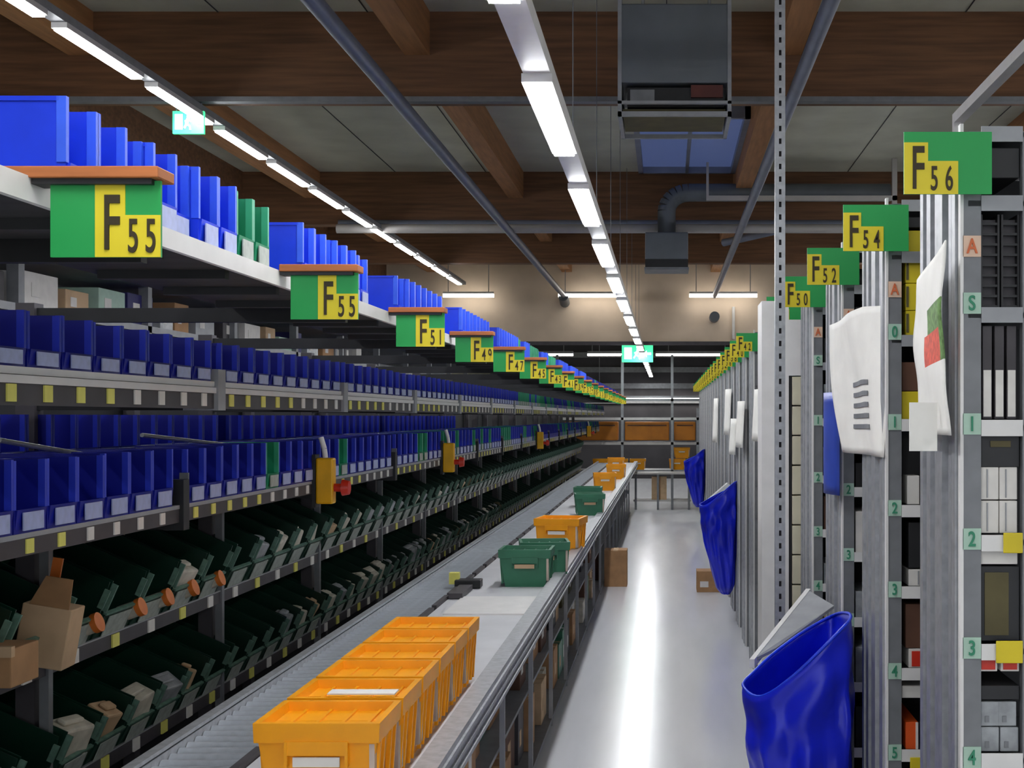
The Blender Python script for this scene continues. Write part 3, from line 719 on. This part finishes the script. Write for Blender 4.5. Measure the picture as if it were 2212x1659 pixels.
good(0,0.808,0.874,-0.605,-0.55,M_tape,'yellow tag on the level three edge %s'%R56,yo=-0.012,depth=0.004,name='yellow_tag')
R54 = 'on the F 54 rack'
good(1,0.777,0.90,0.625,0.66,M_black,'flat black box at the top %s'%R54)
for i,(a,b) in enumerate(((0.268,0.35),(0.352,0.44),(0.442,0.53+0.085))):
    good(1,0.79,0.90,a,b,M_tape,'yellow carton in the tall yellow stack %s, %s from the bottom'%(R54,ORD[i]),[('edge_print',(0.792,0.800,a+0.01,b-0.01),M_khaki)])
good(1,0.777,0.90,0.085,0.18,M_brown,'dark amber carton above the lone yellow one %s'%R54)
good(1,0.777,0.90,-0.008,0.083,M_tape,'single yellow carton standing above level one %s'%R54)
good(1,0.777,0.90,-0.20,-0.05,M_black,'black carton behind the narrow white one %s'%R54,yo=0.1)
good(1,0.795,0.836,-0.29,-0.195,M_tkw,'narrow white carton above level two %s'%R54)
good(1,0.80,0.90,-0.50,-0.35,M_black,'black dark-bagged carton under level two %s'%R54)
good(1,0.80,0.87,-0.56,-0.505,M_tkw,'small white carton above level three %s'%R54,[('seam',(0.83,0.834,-0.555,-0.51),M_grey)])
good(1,0.79,0.90,-0.765,-0.62,M_brown,'dark brown carton under level three %s'%R54)
good(1,0.80,0.88,-0.83,-0.767,M_tkw,'white carton with red print above level four %s'%R54,[('red_print',(0.81,0.86,-0.825,-0.775),M_red)])
good(1,0.777,0.90,-0.93,-0.89,M_tkw,'flat white carton under level four %s'%R54)
good(1,0.79,0.832,-1.10,-1.01,M_orange,'bright orange carton above level five %s'%R54,[('white_side',(0.823,0.831,-1.10,-1.01),M_tkw)])
good(1,0.80,0.86,-1.17,-1.12,M_tape,'yellow tag on the level five edge %s'%R54,yo=-0.012,depth=0.004,name='yellow_tag')
for k in (2,3,4,5):
    for i,z in enumerate(LEV[2:9]): # slim slots between the uprights
        m, nm = random.choice([(M_tkw,'white'),(M_black,'black'),(M_brown,'dark brown'),(M_card2,'pale'),(M_tape,'yellow'),(M_item_g,'grey')])
        good(k,0.782,0.87,z+0.004,z+random.uniform(0.10,0.2),m,'%s carton on the F %s rack, %s board from the top'%(nm,NUMS[k] if k != 5 else '46 unsigned',ORD[i]),group='cartons in the slim rack slots')

# ------------------------------------------------------------------ hung papers
def sheet(name, fn, nu, nv, mats, label, matfn=None, thick=0.004, parts=()):
    mb = MB(); vs = [fn(i/nu, j/nv) for j in range(nv+1) for i in range(nu+1)]
    n = len(mb.v); mb.v += vs
    for j in range(nv):
        for i in range(nu):
            a = j*(nu+1)+i
            mb.f.append((a,a+1,a+nu+2,a+nu+1)); mb.m.append(matfn((i+.5)/nu,(j+.5)/nv) if matfn else 0); mb.smooth.append(True)
    o = mb.build(name, mats); so = o.modifiers.new('thickness','SOLIDIFY'); so.thickness = thick; so.offset = 0
    return o
M_pgreen = mat('poster leaf green',(120,158,92),0.6,0,0.3,60)
M_pred = mat('poster tomato red',(232,96,74),0.6,0,0.2,60)
def pa(u,v):   # hangs on rack F 56
    y = 3.12+0.34*u+0.012*math.sin(v*5)
    x = 0.672-0.008*math.sin(math.pi*v*1.3)+0.0025*math.sin(v*14+u*5)
    z = 0.425-0.47*v - 0.06*u*(1-v)
    return (x, y, Z(z))
def pam(u,v):
    if 0.44 < v < 0.62 and 0.1 < u < 0.6: return 2
    if 0.30 < v < 0.60 and u < 0.5: return 1
    return 0
o = sheet('poster', pa, 10, 28, [M_paper,M_pgreen,M_pred], '', pam)
tag(o, 'crinkled poster with green leaves and a red fruit on the F 56 rack end', 'poster')
tag(MB().box(0.60,0.668,3.20,3.206,Z(-0.085),Z(0.035)).build('paper_sheet', M_paper), 'plain white sheet hanging below the crinkled poster', 'paper')
def pb(u,v):
    y = 4.28+0.72*u; x = 0.725-0.10*u*(1-0.5*v)+0.012*math.sin(u*9+v*4)
    z = 0.385-0.52*v-0.05*abs(u-0.35)*(1-v)
    return (x, y, Z(z))
o = sheet('banner_sheet', pb, 14, 20, [M_paper], ''); tag(o, 'large white printed sheet hanging off the F 54 rack end', 'paper')
def pbt(s,u,v,h,nm='print_line'):
    p = pb(u,v); pt = text(s,nm,M_grey_d,o,p[0]-0.012,p[1],p[2],h,0.9,0.001,rot=(math.pi/2,0,-math.radians(82)))
for j in range(5):
    pts_ = [pb(0.25+0.4*t_/6, 0.52+0.075*j) for t_ in range(7)]
    mb = MB()
    for a,b in zip(pts_[:-1],pts_[1:]):
        mb.hexa([(a[0]-0.006,a[1],a[2]),(a[0]-0.003,a[1],a[2]),(b[0]-0.003,b[1],b[2]),(b[0]-0.006,b[1],b[2])],[(a[0]-0.006,a[1],a[2]+0.016),(a[0]-0.003,a[1],a[2]+0.016),(b[0]-0.003,b[1],b[2]+0.016),(b[0]-0.006,b[1],b[2]+0.016)])
    mb.build('print_line', M_grey_d, o)
def pc(u,v): return (0.70-0.02*math.sin(u*3)-0.03*u, 5.25+0.25*u, Z(0.10-0.42*v))
o = sheet('blue_folder', pc, 6, 10, [mat('blue folder film',(48,72,170),0.4)], ''); tag(o, 'narrow blue sleeve hanging on the F 52 rack end', 'folder')
for i,(y,z,w_,h_) in enumerate(((9.3,0.20,0.55,0.38),(11.6,0.14,0.5,0.42),(14.0,0.30,0.6,0.5),(17.5,0.25,0.6,0.6),(12.9,-0.02,0.4,0.36))):
    def pf(u,v,y=y,z=z,w_=w_,h_=h_): return (0.70-0.05*math.sin(math.pi*u)-0.02*v, y+w_*u, Z(z-h_*v))
    o = sheet('paper_sheet', pf, 6, 6, [M_paper], '')
    tag(o, 'white sheet hung on the grey rack ends beyond the F 50 sign, %s sheet along' % ORD[i], 'paper', 'white sheets on the farther rack ends')

# perforated post and the tall cabinet beside it
pp = empty('perforated_post', (0.515,6.15,0), 'tall slotted steel post rising from floor to roof beside the aisle', 'post')
mb = MB().box(0,0.018,0,0.004,0,Z(3.25)).box(0.030,0.048,0,0.004,0,Z(3.25))
z = 0.0
while z < Z(3.25)-0.03: mb.box(0.018,0.030,0,0.004,z,z+0.034); z += 0.060
mb.box(0.044,0.048,0.004,0.04,0,Z(3.25)).box(0,0.004,0.004,0.04,0,Z(3.25)).build('slotted_face', M_galv, pp)
B(0.012,0.036,0.03,0.04,0,Z(3.25)).build('rear_web', M_char, pp)
cb = empty('white_cabinet', (0,6.95,0), 'tall white narrow cabinet behind the slotted post', 'cabinet')
MB().box(0.51,0.655,0,0.3,0,Z(0.62)).box(0.655,0.76,0,0.3,Z(0.22),Z(0.52)).box(0.75,0.765,0,0.3,0,Z(0.52)).box(0.655,0.76,0.25,0.3,0,Z(0.3)).build('body', M_white, cb)
B(0.655,0.672,0.01,0.2,0,Z(0.22)).build('dark_gap', M_black, cb)
for i in range(9):
    z1 = 0.215-0.16*i
    B(0.674,0.749,0.005,0.24,Z(z1-0.153),Z(z1)).build('drawer', M_cream, cb, 0.004)

# ------------------------------------------------------------------ blue bags with their grey plates
def bag_proto():
    t = empty('blue_bag', (0,4.9,0), '', 'bag', 'blue sacks hanging on the rack ends')
    rim = [(0.28,4.75,-0.985),(0.33,4.56,-0.985),(0.44,4.50,-0.90),(0.60,4.50,-0.745),(0.655,4.62,-0.72),(0.69,4.95,-0.75),(0.685,5.3,-0.81),(0.56,5.22,-0.86),(0.42,5.05,-0.92),(0.33,4.9,-0.965)]
    bot = []
    n = len(rim)
    for i,p in enumerate(rim): bot.append((0.56+(p[0]-0.5)*0.42, 4.88+(p[1]-4.88)*0.5, -2.0))
    def cr(P4,t_):
        p0,p1,p2,p3=[Vector(q) for q in P4]
        return 0.5*((2*p1)+(p2-p0)*t_+(2*p0-5*p1+4*p2-p3)*t_*t_+(3*p1-p0-3*p2+p3)*t_**3)
    sub = 6; ring0=[]; ring1=[]
    for i in range(n):
        for s_ in range(sub):
            ring0.append(cr([rim[(i-1)%n],rim[i],rim[(i+1)%n],rim[(i+2)%n]],s_/sub))
            ring1.append(cr([bot[(i-1)%n],bot[i],bot[(i+1)%n],bot[(i+2)%n]],s_/sub))
    N = n*sub; rows = 26; mb = MB()
    for j in range(rows+1):
        v = j/rows
        for i in range(N):
            w_ = v**1.15
            p = ring0[i]*(1-w_)+ring1[i]*w_
            c = Vector((0.52+0.04*v,4.9,p.z))
            d = (p-c); 
            bul = 1+0.10*math.sin(math.pi*v)*1.2
            fold = 1+0.045*math.sin(i/N*2*math.pi*9+v*5)*min(1,v*3)+0.03*math.sin(i/N*2*math.pi*17-v*9)*min(1,v*2) + 0.03*math.sin(v*30+i/N*12)*math.exp(-((v-.2)/.2)**2)
            if v > 0.94: bul *= 1-(v-0.94)/0.06*0.5
            q = c+d*bul*fold; mb.v.append((q.x,q.y-4.9,Z(p.z)))
    for j in range(rows):
        for i in range(N):
            a=j*N+i; b=j*N+(i+1)%N
            mb.f.append((a,a+N,b+N,b)); mb.m.append(0); mb.smooth.append(True)
    mb.f.append(tuple(rows*N+i for i in range(N))); mb.m.append(0); mb.smooth.append(False)
    o = mb.build('bag_film', M_bag, t); so = o.modifiers.new('thickness','SOLIDIFY'); so.thickness = 0.004; so.offset = 0
    # rolled hem
    hb = MB()
    for i in range(N):
        a=ring0[i]; b=ring0[(i+1)%N]; hb.tube((a.x,a.y-4.9,Z(a.z)),(b.x,b.y-4.9,Z(b.z)),0.006,6,caps=False)
    hb.build('hem', M_blue, t)
    return t
bg = bag_proto(); tree_of(bg)
bg['label'] = 'big blue sack hanging on the F 52 rack end, mouth open'
def plate(y, s=1.0):
    t = empty('grey_plate', (0,y,0), '', 'plate', 'grey plates above the blue sacks')
    A=(0.325,0.10,-0.94); B_=(0.61,0.72,-0.75); C_=(0.70,0.52,-0.79); D=(0.43,0.20,-0.91)
    q=[(p[0],p[1],Z(p[2])) for p in (A,D,C_,B_)]
    MB().hexa([(a,b,c-0.012) for a,b,c in q], q).build('plate_sheet', M_grey, t)
    e=[(A[0]-0.006,A[1],Z(A[2])),(A[0]+0.014,A[1],Z(A[2])),(B_[0]+0.014,B_[1],Z(B_[2])),(B_[0]-0.006,B_[1],Z(B_[2]))]
    MB().hexa([(a,b,c-0.03) for a,b,c in e],[(a,b,c+0.004) for a,b,c in e]).build('folded_edge', M_white, t)
    return t
pl = plate(4.9); pl['label'] = 'tilted grey metal plate with bright edge above the big blue sack'; tree_of(pl)
dup(bg,(0.06,13.5,0.17),'middle-sized looking blue sack on a rack end halfway down the aisle',None,(1,1,0.92))
dup(pl,(0.05,13.5,0.02),'tilted grey plate above the halfway blue sack')
dup(bg,(0.04,24.1,0.34),'small looking blue sack hanging deepest down the aisle',None,(1,1,0.84))

# ------------------------------------------------------------------ far end of the aisle
fe = empty('end_rack', (0,30.4,0), 'steel frame rack closing the far end of the aisle', 'shelf rack')
for x in (-2.6,-1.07,0.10,0.70,1.6):
    B(x,x+0.06,0,0.06,0,Z(1.45 if x in (-2.6,-1.07,0.10) else 0.2)).build('upright', M_grey, fe)
for z,m in ((-0.02,M_white),(-0.60,M_pipe_w),(-1.25,M_grey),(0.42,M_grey)):
    B(-2.6,1.6,0.0,0.05,Z(z-0.06),Z(z)).build('beam', m, fe)
B(-2.6,1.6,0.05,0.9,Z(-0.64),Z(-0.60)).build('shelf', M_grey_d, fe); B(-2.6,1.6,0.05,0.9,Z(-1.29),Z(-1.25)).build('shelf', M_grey_d, fe)
M_rust = mat('amber brown panel',(186,112,10),0.55,0,0.15,3)
for i,(a,b) in enumerate(((-0.98,0.06),(0.18,0.68),(-2.4,-1.15))):
    o = MB().box(a,b,30.46,31.2,Z(-0.56),Z(-0.12)).build('storage_crate', M_rust, None, 0.02)
    MB().box(a+0.06,b-0.06,30.452,30.46,Z(-0.22),Z(-0.19)).build('rim_band', M_brown, o)
    tag(o, 'wide amber brown crate on the end rack, %s' % ('middle one' if i == 0 else 'by the grey racks' if i == 1 else 'by the bin shelves'), 'crate')
for i,(x,y,z) in enumerate(((-1.55,30.5,-1.25),(-1.1,30.5,-1.25),(-0.68,30.5,-1.25),(0.25,30.5,-1.25),(0.36,30.5,-0.98))):
    dup(ty,(x,y,Z(z)),'amber tote on the lower shelf of the end rack, %s from the bin side' % ORD[i], 'amber totes on the end rack', (1.15,1,1.0))
tb = empty('work_table', (0,29.2,0), 'small grey work table standing before the end rack', 'table')
B(-0.75,0.55,0,0.6,Z(-1.30),Z(-1.26)).build('table_top', M_pipe_w, tb)
for x in (-0.72,-0.22,0.1,0.48): B(x,x+0.05,0.02,0.07,0,Z(-1.30)).build('leg', M_grey_d, tb)
B(-0.75,0.55,0.1,0.6,0.18,0.22).build('lower_shelf', M_pipe_w, tb)
carton('cardboard_box',-0.34,0.0,29.35,29.7,0.22,0.74,M_card2,'pale cardboard box on the work table lower shelf','cardboard box',parts=[('tape',(-0.2,-0.14,29.346,29.35,0.22,0.74),M_card)])

# ------------------------------------------------------------------ rack row in the parallel aisle
br = empty('rear_rack', (0,0,0), 'grey shelf row seen through the gap above the eye-level bins', 'shelf rack')
for i in range(12):
    y = 3.2+1.6*i
    MB().box(-3.26,-3.2,y,y+0.06,0,Z(0.86)).build('upright', M_grey_d, br)
for z in (0.28,0.56,0.84): B(-3.7,-3.2,3.2,22,Z(z-0.04),Z(z)).build('shelf', M_grey, br)
B(-3.8,-3.75,3.2,22,0,Z(0.84)).build('back_panel', M_grey_d, br)
rc = [(M_card,'brown'),(M_tkw,'white'),(M_dkblue,'navy'),(M_grey,'grey'),(M_card2,'pale'),(M_item_g,'silver grey'),(M_char,'charcoal'),(M_mint,'mint')]
for lv,z in enumerate((0.28,0.56)):
    y = 4.3; i = 0
    while y < 14 and i < 22:
        l = random.uniform(0.2,0.45); m,nm = rc[(i*3+lv*2)%8]; hh = random.uniform(0.10,0.20)
        o = MB().box(-3.5,-3.24,y,y+l,Z(z),Z(z+hh)).build('carton', m, None, 0.004)
        MB().box(-3.24,-3.237,y+l*0.2,y+l*0.45,Z(z+hh*0.3),Z(z+hh*0.7)).build('label_card', M_tkw, o)
        tag(o, '%s carton in the shelf row behind, %s of the %s board' % (nm, ORD[i], ('lower','upper')[lv]), 'carton', 'cartons in the shelf row behind')
        y += l+random.uniform(0.03,0.2); i += 1
